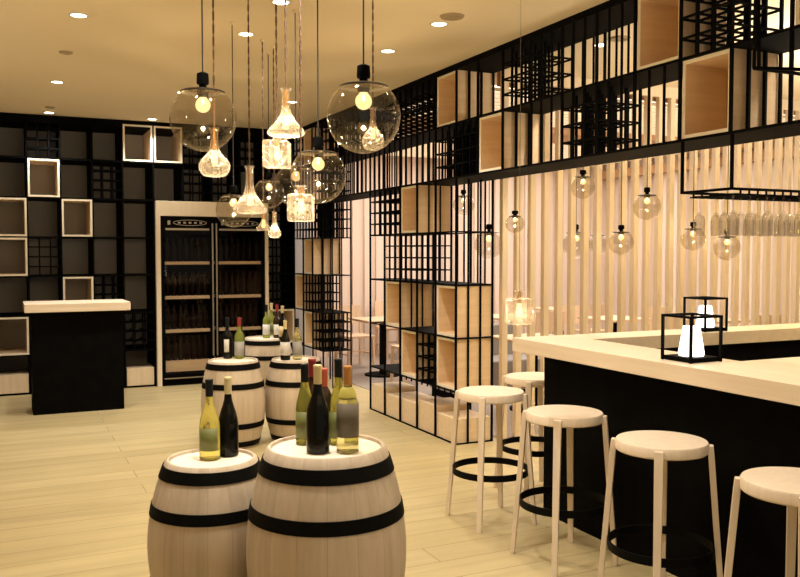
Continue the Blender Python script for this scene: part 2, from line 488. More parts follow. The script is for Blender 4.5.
for k in range(-12, 12):
    ya, yb = YN[k], YN[k+1]
    for rw, tab, z0 in ((7, row7, 2.70), (6, row6, 2.25)):
        kind = tab.get(k, 'O'); z1 = z0+CELL
        if kind == 'B':
            wood_box(where[(k, rw)], X0, X1, ya, yb, z0, z1, '-X', 'plywood boxes in the overhead shelf')
            for i in (1, 2):
                upright(ov, X0+(X1-X0)*i/3, ya-.004, z0+.008, z1-.008, 0.017)
        elif kind == 'L':
            lattice(ov, X0, X1, ya, yb, z0, z1)
        elif (k, rw) not in ((-1, 7), (-2, 7), (-9, 7), (-3, 6), (-9, 6), (-10, 6)):
            for i in (1, 2):
                y = ya+(yb-ya)*i/3
                if k >= 2:
                    thin(X0, y, z0+.008, z1-.008); thin(X1, y, z0+.008, z1-.008)
                else:
                    upright(ov, X0, y, z0+.008, z1-.008, 0.012)
                    if (rw == 6 and k > -4) or k in (-5, -4): upright(ov, X1, y, z0+.008, z1-.008, 0.012)
so = stuff.build('upright_bars', M['black'], ov); so['kind'] = 'stuff'

# --- standing shelf under it (near unit)
un = thing('standing_shelf', 'tall black metal standing shelf with plywood boxes beside the first bar stool', 'shelf', (0, 0, 0))
for k in range(0, 6):
    for xx in (X0, X1): upright(un, xx, YN[k], 0, 2.242)
for i in (1, 2):
    upright(un, X0+(X1-X0)*i/3, YN[0], 0, 2.242, 0.014)
board(un, X0, X1, YN[0], YN[5], 1.35)
fr = MB()
for z in (0.006, .45, .9, 1.8):
    for xx in (X0, X1): fr.box(xx-.006, xx+.006, YN[0], YN[5], z-.006, z+.006)
    for yy in (YN[0], YN[5]): fr.box(X0, X1, yy-.006, yy+.006, z-.006, z+.006)
fr.build('rail', M['black'], un)
board(un, X0, X1, YN[3], YN[5], .45); board(un, X0, X1, YN[1], YN[3], .9); board(un, X0, X1, YN[1], YN[2], .45)
board(un, X0, X1, YN[2], YN[5], 1.8)
def ucell(tab, parent, names, group, openthirds):
    for (k, rw), kind in tab.items():
        z0 = (rw-1)*CELL; ya, yb = YN[k], YN[k+1]
        if kind == 'B':
            wood_box(names[(k, rw)], X0, X1, ya, yb, z0, z0+CELL, '-X', group)
            if ya > YN[0]+.01:
                for i in (1, 2): upright(parent, X0+(X1-X0)*i/3, ya-.004, z0+.008, z0+CELL-.008, 0.012)
        elif kind == 'L': lattice(parent, X0, X1, ya, yb, z0, z0+CELL)
        elif kind == 'O':
            for i in (1, 2):
                upright(parent, X1, ya+(yb-ya)*i/3, z0+.008, z0+CELL-.008, 0.012)
                if (k, rw) in openthirds: upright(parent, X0, ya+(yb-ya)*i/3, z0+.008, z0+CELL-.008, 0.012)
tab = {(4,5):'L',(3,5):'L',(2,5):'B',(1,5):'O',(0,5):'O',
       (4,4):'E',(3,4):'L',(2,4):'L',(1,4):'O',(0,4):'O',
       (4,3):'E',(3,3):'B',(2,3):'O',(1,3):'O',(0,3):'B',
       (4,2):'E',(3,2):'O',(2,2):'B',(1,2):'L',(0,2):'B'}
nm = {(2,5): 'plywood box at the top of the standing shelf just under the overhead shelf',
      (3,3): 'plywood box at mid height of the standing shelf, towards its far end',
      (0,3): 'upper of two stacked plywood boxes on the near corner of the standing shelf',
      (2,2): 'low plywood box in the standing shelf, left of the black lattice',
      (0,2): 'lower of the two stacked plywood boxes on the near corner of the standing shelf'}
ucell(tab, un, nm, 'plywood boxes in the standing shelf', set())
for k in range(0, 5):   # bars over the floor blocks
    for i in (1, 2): upright(un, X1, YN[k]+(YN[k+1]-YN[k])*i/3, 0.30, .442, 0.012)
blk = {4: (.27, 'pale wood block on the floor at the far left end of the standing shelf'),
       3: (.22, 'pale wood block on the floor of the standing shelf, second from its far end'),
       2: (.225, 'pale wood block on the floor in the middle bay of the standing shelf'),
       1: (.27, 'taller pale wood block beside the nearest block of the standing shelf'),
       0: (.215, 'low pale wood block at the near end of the standing shelf, behind stool')}
for k, (h, lb) in blk.items():
    o = MB().box(-(X1-X0)/2+.01, (X1-X0)/2-.01, -(YN[k+1]-YN[k])/2+.01, (YN[k+1]-YN[k])/2-.01, 0, h).build(
        'wooden_block', M['wood_x'], None, ((X0+X1)/2, (YN[k]+YN[k+1])/2, 0.0), bevel=.002)
    tag(o, lb, 'wood block', 'pale wood blocks on the floor of the standing shelf')

# --- far standing shelf, by the back wall
u2 = thing('standing_shelf', 'black metal standing shelf in the far corner beside the wine fridge', 'shelf', (0, 0, 0))
for k in (9, 10, 11):
    for xx in (X0, X1): upright(u2, xx, YN[k], 0, 2.242)
for i in (1, 2): upright(u2, X0+(X1-X0)*i/3, YN[9], 0, 2.242, 0.012)
for z in (.45, .9, 1.35, 1.8):
    board(u2, X0, X1, YN[9], YN[12]-.02, z, 0.012)
tab = {(11,5):'L',(10,5):'L',(9,5):'L',(11,4):'E',(10,4):'B',(9,4):'E',(11,3):'B',(10,3):'L',(9,3):'E',(11,2):'E',(10,2):'B',(9,2):'L'}
nm = {(10,4): 'plywood box high in the far standing shelf, below the pendant cluster',
      (11,3): 'plywood box in the far standing shelf against the back wall shelving',
      (10,2): 'lowest plywood box of the far standing shelf, right of the barrel bottles'}
ucell(tab, u2, nm, 'plywood boxes in the far standing shelf', set())

# --- back wall shelving
XN = [-0.76, -0.41, -0.06, 0.294, 0.648, 0.997, 1.334, 1.69, 2.043, 2.395, 2.748, 3.10, 3.455]
YF, YB = 10.55, 11.15
bs = thing('grid_shelving', 'black shelving grid covering the whole grey back wall around the wine fridge', 'shelf', (0, 0, 0))
bk = MB().box(XN[0], X1, YB, YB+.025, 0, 3.15).build('back_panel', M['grey_back'], bs)
def divider(x, z0, z1):
    MB().box(x-.009, x+.009, YF, YB, z0, z1).build('divider', M['black'], bs)
for i, x in enumerate(XN):
    if 1.69 < x < 3.10: divider(x, 2.25, 3.142)
    else: divider(x, 0, 3.142)
for z in (.0, .45, .9, 1.35, 1.8, 2.25, 2.70):
    if 0 < z < 2.25 or z == 0:
        board(bs, XN[0], 1.70, YF, YB, z+.012 if z == 0 else z, .018)
        board(bs, 3.10, X0, YF, YB, z+.012 if z == 0 else z, .018)
    else:
        board(bs, XN[0], X0, YF, YB, z, .022)
MB().box(XN[0], X0, YF, YB, 3.10, HC-.001).build('top_fascia', M['black'], bs)
def blattice(ix, rw, light_bars=False):
    x0, x1 = XN[ix], XN[ix+1]; z0 = (rw-1)*CELL; z1 = z0+CELL
    m = MB(); t = .016
    for d in (0.0, .45) if not light_bars else (0.0,):
        y = YF+.02+(YB-YF-.06)*d*.7
        for i in range(1, 3): m.box(x0+(x1-x0)*i/3-t/2, x0+(x1-x0)*i/3+t/2, y-t/2, y+t/2, z0, z1)
        for i in range(1, 4): m.box(x0, x1, y-t/2, y+t/2, z0+CELL*i/4-t/2, z0+CELL*i/4+t/2)
    if not light_bars and rw < 4:
        for i in range(1, 3):
            for j in range(1, 4):
                m.box(x0+(x1-x0)*i/3-t/2, x0+(x1-x0)*i/3+t/2, YF+.02, YF+.42, z0+CELL*j/4-t/2, z0+CELL*j/4+t/2)
    m.build('lattice', M['black'], bs)
# columns: a=2 b=3 c=4 d=5 e=6, above fridge 7..10, last 11
for ix, rw in ((3, 7), (5, 6), (5, 3), (6, 2), (8, 7), (8, 6), (10, 7), (11, 5), (11, 4), (11, 3), (9, 6), (0, 5), (1, 3)): blattice(ix, rw)
blattice(3, 4, True)
bb = {(6, 7): 'left of the two paired open wooden frames under the ceiling',
      (7, 7): 'right of the two paired open wooden frames under the ceiling, behind a globe pendant',
      (3, 6): 'open wooden frame in the second tier from the top of the back wall',
      (2, 5): 'upper of the two stacked open wooden frames at the left edge of the photo',
      (2, 4): 'lower of the two stacked open wooden frames at the left edge of the photo',
      (4, 5): 'open wooden frame between the left stacked pair of frames and the wine fridge',
      (4, 3): 'open wooden frame on the back wall showing just above the small counter',
      (2, 2): 'open wooden frame low on the back wall left of the small counter',
      (11, 2): 'open wooden frame low on the back wall right of the wine fridge, behind bottles'}
for (ix, rw), lb in bb.items():
    wood_box(lb, XN[ix], XN[ix+1], YF-.012, YB-.01, (rw-1)*CELL, rw*CELL, '-Y', 'open wooden frames in the back wall shelving', back=False, depthmat='wood')
for x0, x1, lb in ((XN[2], XN[3], 'pale wood block on the floor left of the small black counter'), (XN[6], XN[7], 'pale wood block on the floor between the small black counter and the wine fridge')):
    o = MB().box(x0+.02, x1-.02, YF+.01, YF+.40, .022, .235).build('wooden_block', M['wood_z'], bevel=.002)
    tag(o, lb, 'wood block', 'pale wood blocks in the back wall shelving')

# ---------------------------------------------------------------- wine fridge
fx0, fx1 = 1.703, 3.092
fg = thing('wine_fridge', 'tall double-door glass wine fridge in a pale wood surround on the back wall', 'wine fridge', (fx0, 10.49, 0))
W = fx1-fx0
MB().box(0, .052, 0, .36, 0, 2.245).box(W-.045, W, 0, .36, 0, 2.245).box(.052, W-.045, 0, .36, 2.065, 2.245).build('surround', M['surround'], fg, bevel=.002)
MB().box(.052, W-.045, .33, .36, 0, 2.065).box(.052, W-.045, .03, .33, 0, .10).box(.052, .07, .03, .33, .1, 2.065).box(W-.063, W-.045, .03, .33, .1, 2.065).box(.07, W-.063, .03, .33, 2.045, 2.065).build('cabinet', M['black'], fg)
inner0, inner1 = .06, W-.053
mid = (inner0+inner1)/2
shelfz = [.30, .665, 1.075, 1.495]
bottle_proto = []
def fridge_bottle():
    m = MB().lathe([(.0001, 0), (.034, 0), (.036, .01), (.036, .17), (.03, .20), (.014, .235), (.0135, .29), (.0001, .29)], 12)
    return m
proto_fb = None
ORD = ['leftmost', 'second from the left', 'third from the left', 'middle of the row', 'third from the right', 'second from the right', 'rightmost']
tiers = ['bottom', 'second', 'third', 'top']
for side, (a, b) in enumerate(((inner0, mid-.012), (mid+.012, inner1))):
    w = b-a
    d = MB().box(a, a+.035, 0.0, .03, .1, 2.05).box(b-.035, b, 0.0, .03, .1, 2.05).box(a+.035, b-.035, 0.0, .03, .10, .145).box(a+.035, b-.035, 0.0, .03, 1.93, 2.05)
    dr = d.build('door', M['black'], fg)
    MB().box(a+.035, b-.035, .012, .018, .145, 1.93).build('glass_pane', M['door_glass'], dr)
    hx = b-.012 if side == 0 else a+.012
    MB().box(hx-.008, hx+.008, -.02, 0, .35, 1.98).build('handle', M['steel'], dr)
    MB().box(a+.05, b-.05, -.006, 0, 1.895, 1.918).build('trim_strip', M['steel'], dr)
    MB().box(a+.02, b-.02, -.004, 0, .085, .098).build('kick_strip', M['steel'], fg)
    # control panel with an oval row of indicators
    cp = MB(); cz = 1.985; cx = (a+b)/2+.03
    for i in range(28):
        t0 = 2*PI*i/28; t1 = 2*PI*(i+1)/28
        cp.bar((cx+.20*math.cos(t0), -.005, cz+.033*math.sin(t0)), (cx+.20*math.cos(t1), -.005, cz+.033*math.sin(t1)), .006, .006, ref=(0, 1, 0))
    cp.build('indicator_outline', M['steel'], dr)
    for i in range(-2, 3): MB().cbox(cx+i*.065, -.005, cz, .03, .006, .022).build('button', M['steel'], dr)
    MB().cbox(a+.09, -.005, cz, .03, .006, .05).build('display', M['steel'], dr)
    for zi, z in enumerate(shelfz):
        if zi == 0: MB().box(a+.045, b-.045, .05, .30, .165, .30).build('shelf', M['wood_x'], fg)
        else: MB().box(a+.045, b-.045, .022, .32, z-.018, z+.018).build('shelf', M['wood_x'], fg)
        zt = .30 if zi == 0 else z+.018
        n = 7
        for i in range(n):
            bx = fx0+a+.085+(w-.17)*i/(n-1); by = 10.49+.12
            lb = 'dark bottle on the %s fridge shelf, %s door, %s' % (tiers[zi], 'left' if side == 0 else 'right', ORD[i])
            if proto_fb is None:
                proto_fb = fridge_bottle().build('wine_bottle', M['wine_dark'], None, (bx, by, zt), smooth=True); o = proto_fb
            else:
                o = proto_fb.copy(); COL.objects.link(o); o.location = (bx, by, zt)
            tag(o, lb, 'bottle', 'wine bottles on the %s shelf behind the %s fridge door' % (tiers[zi], 'left' if side == 0 else 'right'))

# ---------------------------------------------------------------- small counter on the left
ct = thing('reception_counter', 'small black counter with a pale wood top in front of the back shelving', 'counter', (.21+.5, 9.41, 0))
MB().box(-.435, .435, -.24, .24, 0, 1.03).build('body', M['panel_black'], ct, bevel=.003)
MB().box(-.502, .502, -.31, .31, 1.03, 1.115).build('countertop', M['top_x'], ct, bevel=.004)

# ---------------------------------------------------------------- bar
bx0, by1 = 2.865, 4.455
poly = MB()
BE = 6.8; BN = 1.1
def slab(z0, z1, xa, xb, xi, ya, yb, yi0, yi1):
    """rectangular ring xa..xb, ya..yb with a hole xi..xb-.4, yi0..yi1"""
    m = MB()
    xo = xb-.4
    o = [(xa, ya), (xb, ya), (xb, yb), (xa, yb)]; i = [(xi, yi0), (xo, yi0), (xo, yi1), (xi, yi1)]
    for z in (z0, z1):
        m.v += [(px, py, z) for px, py in o] + [(px, py, z) for px, py in i]
    for k in range(4):
        j = (k+1) % 4
        m.f.append((8+k, 8+j, 12+j, 12+k))
        m.f.append((k, 4+k, 4+j, j))
        m.f.append((k, j, 8+j, 8+k))
        m.f.append((4+k, 12+k, 12+j, 4+j))
    return m
bt = slab(1.018, 1.1, bx0, BE, 3.25, BN, by1, 3.02, 4.165).build('bar_countertop', M['top'], bevel=.003)
tag(bt, 'thick pale wood countertop running round the black bar', 'countertop')
bb_ = slab(0, 1.018, 3.05, BE-.1, 3.22, BN+.15, 4.375, 2.99, 4.20).build('bar_counter', M['panel_black'])
tag(bb_, 'large black bar body behind the row of wooden stools', 'bar')

# ---------------------------------------------------------------- slat screen
ss = thing('slat_screen', 'tall screen of upright pale wooden slats behind the bar', 'room divider', (0, 0, 0))
sl = None
for i in range(40):
    x = 3.95+.1435*i
    if sl is None: sl = MB().box(-.027, .027, -.026, .026, 0.007, HC-.1).build('slat', M['slat'], ss, (x, 6.285, 0))
    else:
        o = sl.copy(); COL.objects.link(o); o.parent = ss; o.location = (x, 6.285, 0)
MB().box(3.92, 9.62, 6.335, 6.36, HC-.13, HC-.001).build('header', M['brown'], ss)
MB().box(3.92, 9.62, 6.265, 6.305, HC-.10, HC-.001).build('top_rail', M['slat'], ss)

# ---------------------------------------------------------------- bar stools
def make_stool():
    r = thing('bar_stool', '', 'bar stool')
    MB().lathe([(.0001, .742), (.196, .742), (.202, .748), (.202, .782), (.197, .790), (.0001, .790)], 56).build('seat', M['stool'], r, smooth=True)
    for k in range(4):
        a = PI/4+k*PI/2
        c, s_ = math.cos(a), math.sin(a)
        m = MB()
        # tapered splayed leg, notched against the seat rim
        def ring(rad, z, w, d):
            b = len(m.v)
            for dr, dt in ((-d/2, -w/2), (d/2, -w/2), (d/2, w/2), (-d/2, w/2)):
                m.v.append(((rad+dr)*c-dt*s_, (rad+dr)*s_+dt*c, z))
            return b
        rs = [ring(.272, 0, .028, .022), ring(.236, .42, .034, .026), ring(.211, .735, .038, .026), ring(.209, .780, .038, .020)]
        for q in range(3):
            p, n = rs[q], rs[q+1]
            for i in range(4):
                j = (i+1) % 4
                m.f.append((p+i, p+j, n+j, n+i))
        m.f.append((rs[0]+3, rs[0]+2, rs[0]+1, rs[0])); m.f.append((rs[3], rs[3]+1, rs[3]+2, rs[3]+3))
        m.build('leg', M['stool'], r, bevel=.002)
    MB().lathe([(.232, .290), (.232, .328), (.224, .328), (.224, .290), (.232, .290)], 56).build('footrest_ring', M['hoop'], r, smooth=True)
    return r
st = make_stool()
for i, (x, y, lb) in enumerate(((2.68, 4.40, 'pale wood bar stool beside the black standing shelf, farthest of the front row'),
                     (2.68, 3.66, 'bar stool by the left corner of the bar, second farthest in front row'),
                     (2.67, 2.92, 'second nearest bar stool, standing against the black bar front'),
                     (2.65, 2.18, 'nearest pale wood bar stool, cut by the right edge of the photo'),
                     (3.27, 4.80, 'pale wood bar stool half hidden round the far corner of the bar'))):
    o = st if i == 0 else copy_tree(st)
    o.location = (x, y, 0); o['label'] = lb; o['group'] = 'bar stools around the bar'

# ---------------------------------------------------------------- barrels
def make_barrel(label, x, y, H, rb, rt, rz):
    r = thing('wine_barrel', label, 'barrel', (x, y, 0), rz, 'pale wooden wine barrels')
    def rad(z):
        u = (z-H/2)/(H/2)
        return rb-(rb-rt)*abs(u)**1.9
    N = 20
    pr = [(rt-.016, .02), (rt-.004, 0)]+[(rad(H*i/N), H*i/N) for i in range(1, N)]+[(rt, H-.004), (rt-.006, H), (rt-.016, H-.002), (rt-.020, H-.018)]
    MB().lathe(pr, 66).build('staves', M['stave'], r, smooth=True)
    MB().lathe([(.0001, .0), (rt-.018, 0), (rt-.018, H-.014), (.0001, H-.014)], 48).build('head', M['head'], r, smooth=True)
    s = 1.0 if H > .8 else H/.83
    for za, zb in ((.753, .808), (.573, .626), (.196, .249), (.019, .072)):
        za *= s; zb *= s
        pr = [(rad(za)-.003, za), (rad(za)+.004, za)]+[(rad(za+(zb-za)*k/3)+.004, za+(zb-za)*k/3) for k in (1, 2)]+[(rad(zb)+.004, zb), (rad(zb)-.003, zb)]
        MB().lathe(pr, 66).build('hoop', M['hoop'], r, smooth=True)
    return r
BAR = {
 'B1': (1.187, 3.225, .848, .325, .240),
 'B2': (.825, 3.70, .730, .275, .196),
 'B3': (1.768, 7.07, .722, .268, .207),
 'B4': (2.318, 7.06, .705, .272, .205),
 'B5': (2.600, 8.93, .705, .298, .232)}
make_barrel('largest pale wooden barrel in the foreground carrying six wine bottles', *BAR['B1'], .3)
make_barrel('pale wooden barrel behind and left of the largest one, carrying two wine bottles', *BAR['B2'], 1.1)
make_barrel('pale wooden barrel left in the far group of three, carrying dark bottles', *BAR['B3'], 2.0)
make_barrel('pale wooden barrel right in the far group, carrying a white-labelled and a clear bottle', *BAR['B4'], .7)
make_barrel('farthest pale barrel, half hidden between the other two near the wine fridge', *BAR['B5'], 1.6)

# ---------------------------------------------------------------- wine bottles on the barrels
def bottle(label, x, y, z, shape, glass, cap, lab=None, H=.335, rz=0.0, lz=(.06, .15), arc=1.2, r=.040, group=None, clear=False):
    t = thing('wine_bottle', label, 'bottle', (x, y, z), rz, group)
    if shape == 'burgundy':
        pr = [(.0001, .004), (r*.8, .0), (r, .006), (r, .145), (r*.93, .17), (r*.76, .2), (r*.55, .228), (r*.42, .25), (.0155, .275), (.0148, H-.012), (.0001, H-.012)]
    else:
        pr = [(.0001, .004), (r*.8, .0), (r, .006), (r, .185), (r*.92, .205), (r*.68, .225), (r*.45, .24), (.0155, .255), (.0148, H-.012), (.0001, H-.012)]
    MB().lathe(pr, 28).build('bottle_body', M[glass], t, smooth=True)
    MB().lathe([(.0152, H-.075), (.0165, H-.075), (.0165, H-.012), (.0175, H-.012), (.0175, H-.002), (.016, H), (.0001, H)], 20).build('foil_cap', M[cap], t, smooth=True)
    if lab:
        m = MB(); n = 14
        for i in range(n+1):
            a = -arc+2*arc*i/n
            m.v += [((r+.0008)*math.cos(a), (r+.0008)*math.sin(a), lz[0]), ((r+.0008)*math.cos(a), (r+.0008)*math.sin(a), lz[1])]
        for i in range(n): m.f.append((2*i, 2*i+2, 2*i+3, 2*i+1))
        l = m.build('label', M[lab], t, smooth=True)
        sd = l.modifiers.new('thick', 'SOLIDIFY'); sd.thickness = .0006
    return t
FACE = math.radians(-115)     # labels turned towards the room
z1 = BAR['B1'][2]-.014
g1 = 'wine bottles on the largest barrel'
bottle('straw-coloured bottle with a black cap at the left back of the largest barrel', 1.132, 3.331, z1, 'burgundy', 'gl_olive', 'cap_black', 'greenlabel', .335, FACE+.2, (.03, .14), 1.5, .038, g1)
bottle('dark bottle with a red foil cap behind the cream-capped one', 1.188, 3.398, z1, 'bordeaux', 'gl_brown', 'cap_red', None, .345, FACE, r=.036, group=g1)
bottle('front dark wine bottle with a cream foil cap on the largest barrel', 1.130, 3.167, z1, 'burgundy', 'gl_dark', 'cap_cream', None, .35, FACE, r=.046, group=g1)
bottle('dark bottle with a coral cap between the cream-capped and orange-capped bottles', 1.206, 3.306, z1, 'bordeaux', 'gl_brown', 'cap_coral', None, .315, FACE, r=.036, group=g1)
d_ = bottle('straw-coloured bottle with a tall black cap at the right back of the largest barrel', 1.258, 3.272, z1, 'burgundy', 'gl_olive', 'cap_black', 'greenlabel', .355, FACE, (.03, .14), 1.5, .040, g1)
e_ = bottle('front right clear bottle with an orange cap and wide taupe label', 1.240, 3.124, z1, 'bordeaux', 'gl_clear', 'cap_orange', 'darklabel', .345, FACE, (.065, .20), 1.6, .044, g1)
# yellow neck tag on the orange-capped bottle
ntg = MB().lathe([(.019, .262), (.030, .250), (.036, .222), (.030, .212), (.019, .262)], 12)
ntg.build('neck_tag', M['tagyellow'], e_, smooth=True)
z2 = BAR['B2'][2]-.014
g2 = 'wine bottles on the left foreground barrel'
bottle('yellow-green wine bottle with a black cap and olive label on the left foreground barrel', 0.823, 3.720, z2, 'burgundy', 'gl_yellow', 'cap_black', 'greenlabel', .355, FACE, (.045, .145), 1.05, .045, g2)
bottle('dark wine bottle with a cream cap on the left foreground barrel', 0.914, 3.752, z2, 'burgundy', 'gl_dark', 'cap_cream', None, .355, FACE, r=.045, group=g2)
z3 = BAR['B3'][2]-.014
g3 = 'wine bottles on the left far barrel'
bottle('dark bottle with a narrow white label on the left far barrel', 1.769, 7.270, z3, 'bordeaux', 'gl_dark', 'cap_black', 'white', .355, FACE, (.06, .17), .55, .041, g3)
bottle('green bottle with a grey-white label on the left far barrel', 1.863, 7.226, z3, 'bordeaux', 'gl_green', 'cap_red', 'greylabel', .355, FACE, (.03, .15), 1.5, .042, g3)
bottle('black-capped dark bottle half hidden behind the green one on a far barrel', 1.901, 7.325, z3, 'burgundy', 'gl_dark', 'cap_black', None, .345, FACE, r=.038, group=g3)
z4 = BAR['B4'][2]-.014
g4 = 'wine bottles on the right far barrel'
bottle('dark bottle with a wide white label and cream cap on the right far barrel', 2.233, 7.086, z4, 'burgundy', 'gl_dark', 'cap_cream', 'white', .345, FACE, (.045, .16), 1.5, .043, g4)
bottle('clear yellow bottle with a grey label on the right far barrel', 2.337, 7.075, z4, 'bordeaux', 'gl_clear', 'cap_black', 'greylabel', .36, FACE, (.04, .16), 1.5, .040, g4)
g5 = 'wine bottles on the farthest barrel'
bottle('green bottle with a pale label, leftmost on the farthest barrel', 2.621, 8.996, z4, 'bordeaux', 'gl_green', 'cap_black', 'white', .365, FACE, (.04, .15), 1.4, .040, g5)
bottle('green bottle with a yellow-cream cap on the farthest barrel', 2.734, 9.187, z4, 'bordeaux', 'gl_green', 'cap_cream', 'greenlabel', .37, FACE, (.04, .15), 1.4, .040, g5)
bottle('bottle with a red cap and white label on the farthest barrel', 2.725, 8.947, z4, 'bordeaux', 'gl_brown', 'cap_red', 'white', .365, FACE, (.04, .15), 1.0, .040, g5)
bottle('dark bottle with a cream cap and cream label, rightmost on the farthest barrel', 2.716, 8.718, z4, 'bordeaux', 'gl_dark', 'cap_cream', 'cream', .365, FACE, (.04, .15), 1.3, .040, g5)

# ---------------------------------------------------------------- pendants
def cord(parent, z0, z1, mat, r=.0035, twist=False):
    m = MB()
    if twist:
        n = max(8, int((z1-z0)/.03)); 
        for ph in (0, PI):
            pts = [(.0032*math.cos(ph+i*1.6), .0032*math.sin(ph+i*1.6), z0+(z1-z0)*i/n) for i in range(n+1)]
            for a, b in zip(pts, pts[1:]): m.bar(a, b, .0042)
    else:
        m.cyl(r, z0, z1, 8)
    return m.build('cord', M[mat], parent)
def canopy(parent, z):
    MB().cyl(.014, z-.02, z-.001, 16).build('ceiling_rose', M['plaster'], parent, smooth=True)
def globe_pendant(label, x, y, zc, R, group, power=None, ring=True):
    t = thing('globe_pendant', label, 'pendant light', (x, y, zc), 0, group)
    MB().sphere(R, 0, -1.0, .80, 48, 24).build('glass_globe', M['globe'], t, smooth=True)
    if ring:
        MB().lathe([(R*.67, R*.75), (R*.67, R*.80), (R*.60, R*.83), (R*.54, R*.83), (R*.54, R*.80), (R*.62, R*.77), (R*.67, R*.75)], 40).build('metal_ring', M['ring'], t, smooth=True)
        MB().lathe([(R*.45, R*.85), (.03, R*.88), (.03, R*.85), (R*.45, R*.83)], 32).build('top_plate', M['globe'], t, smooth=True)
    MB().lathe([(.0001, R*.62), (.024, R*.62), (.026, R*.75), (.026, R*.88), (.018, R*.9), (.0001, R*.9)], 20).build('bulb_cap', M['chrome'], t, smooth=True)
    MB().lathe([(.0001, R*.9), (.017, R*.9), (.017, R*1.02), (.026, R*1.02), (.028, R*1.08), (.026, R*1.34), (.014, R*1.38), (.0001, R*1.38)], 20).build('socket', M['black'], t, smooth=True)
    br = .034*R/.15
    b = MB().sphere(br, R*.40, n=20, m=12); b.lathe([(br*.62, R*.40+br*.75), (.016, R*.62)], 20)
    b.build('bulb', M['bulb'], t, smooth=True)
    cord(t, R*1.38, HC-zc-.02, 'blackcord')
    canopy(t, HC-zc)
    MB().lathe([(.0001, R*.40+.004), (.004, R*.40+.006), (.005, R*.40+.012), (.003, R*.40+.024), (.0001, R*.40+.025)], 10).build('filament', M['filament'], t)
    if power: light('bulb_light', 'POINT', (0, 0, R*.40-.009), power, (1, .80, .52), t, shadow_soft_size=.010)
    return t

gp = 'globe pendants over the barrels'
globe_pendant('large clear globe pendant, leftmost of the cluster over the barrels', .848, 3.905, 1.63+(252-118.5)*3.8636/850, .15, gp, BULB_W)
globe_pendant('largest clear globe pendant, rightmost and nearest in the cluster', 1.345, 3.205, 1.63+(252-116.4)*3.446/850, .15, gp, BULB_W)
globe_pendant('clear globe pendant hanging low at the right, with a square decanter pendant in front', 1.387, 3.867, 1.996, .134, gp, BULB_W)
globe_pendant('smoky globe pendant hanging in front of the top of the wine fridge', 1.457, 5.776, 1.918, .12, gp, BULB_W)
globe_pendant('small globe pendant behind the bell decanter, left of the low globe', 1.924, 6.505, 2.09, .12, gp, BULB_W)
globe_pendant('mid-sized globe pendant overlapping the left side of the low globe', 1.751, 5.309, 2.065, .14, gp, BULB_W)

def smooth_prof(p, n=3):
    for _ in range(n):
        q = [p[0]]
        for a, b in zip(p, p[1:]):
            q += [(a[0]*.75+b[0]*.25, a[1]*.75+b[1]*.25), (a[0]*.25+b[0]*.75, a[1]*.25+b[1]*.75)]
        q.append(p[-1]); p = q
    return p
def decanter(label, x, y, zc, shape, W, Hh, group, power=None, crd='cord'):
    """cut-glass decanter hung upright with a bulb inside; W widest width, Hh overall height, zc middle of it"""
    t = thing('decanter_pendant', label, 'pendant light', (x, y, zc-Hh/2), -.45 if shape == 'square' else 0, group)
    w = W/2
    if shape == 'round':
        pr = [(.0001, .002), (w*.70, .0), (w*.95, Hh*.12), (w*1.03, Hh*.22), (w*.92, Hh*.32), (w*.50, Hh*.46), (w*.25, Hh*.60), (w*.22, Hh*.93), (w*.36, Hh)]
        n = 32
    elif shape == 'ship':
        pr = [(.0001, .002), (w*.78, .0), (w*.98, Hh*.06), (w*.96, Hh*.13), (w*.60, Hh*.28), (w*.34, Hh*.42), (w*.21, Hh*.58), (w*.18, Hh*.92), (w*.28, Hh)]
        n = 32
    elif shape == 'bell':
        pr = [(.0001, .002), (w*.6, .0), (w*.98, Hh*.14), (w*.90, Hh*.24), (w*.48, Hh*.42), (w*.30, Hh*.55), (w*.26, Hh*.92), (w*.38, Hh)]
        n = 32
    else:
        n = 4
    if shape == 'square':
        q = math.sqrt(2)
        body = MB().lathe([(.0001, 0), (w*q*.96, 0), (w*q, Hh*.03), (w*q, Hh*.70), (w*q*.92, Hh*.75), (w*.42*q, Hh*.77)], 4, rot=PI/4)
        body.build('glass_body', M['cutglass'], t, bevel=.004)
        MB().lathe([(w*.42, Hh*.76), (w*.33, Hh*.80), (w*.33, Hh*.95), (w*.48, Hh), (w*.40, Hh)], 20).build('glass_neck', M['cutglass'], t, smooth=True)
    else:
        MB().lathe(smooth_prof(pr, 2), n).build('glass_body', M['cutglass'], t, smooth=True)
    bz = Hh*(.33 if shape != 'ship' else .24)
    MB().lathe([(.0001, bz-.020), (.011, bz-.016), (.016, bz), (.013, bz+.016), (.010, bz+.045), (.0001, bz+.05)], 16).build('bulb', M['bulb'], t, smooth=True)
    MB().lathe([(.0001, bz+.045), (.011, bz+.045), (.011, bz+.075), (.0065, bz+.09), (.0065, Hh*.97), (.0001, Hh*.98)], 12).build('lamp_holder', M['amber'], t, smooth=True)
    if crd == 'cord': cord(t, bz+.09, HC-(zc-Hh/2)-.02, crd, twist=True)
    else: cord(t, bz+.09, HC-(zc-Hh/2)-.02, crd, r=.0009)
    canopy(t, HC-(zc-Hh/2))
    if power: light('bulb_light', 'POINT', (0, 0, bz), power, (1, .86, .64), t, shadow_soft_size=.009)
    return t
gd = 'cut-glass decanter pendants over the barrels'
decanter('round-bellied cut-glass decanter pendant in front of the leftmost globe', .943, 4.10, 1.63+(252-153)*4.11/850, 'round', .15, .235, gd, DEC_W)
decanter('wide flared ship decanter pendant, highest in the middle of the cluster', 1.172, 3.69, 1.63+(252-113)*3.81/850, 'ship', .175, .215, gd, DEC_W)
decanter('square cut-glass decanter pendant directly below the wide flared one', 1.213, 3.965, 1.63+(252-150)*4.08/850, 'square', .12, .17, gd, DEC_W)
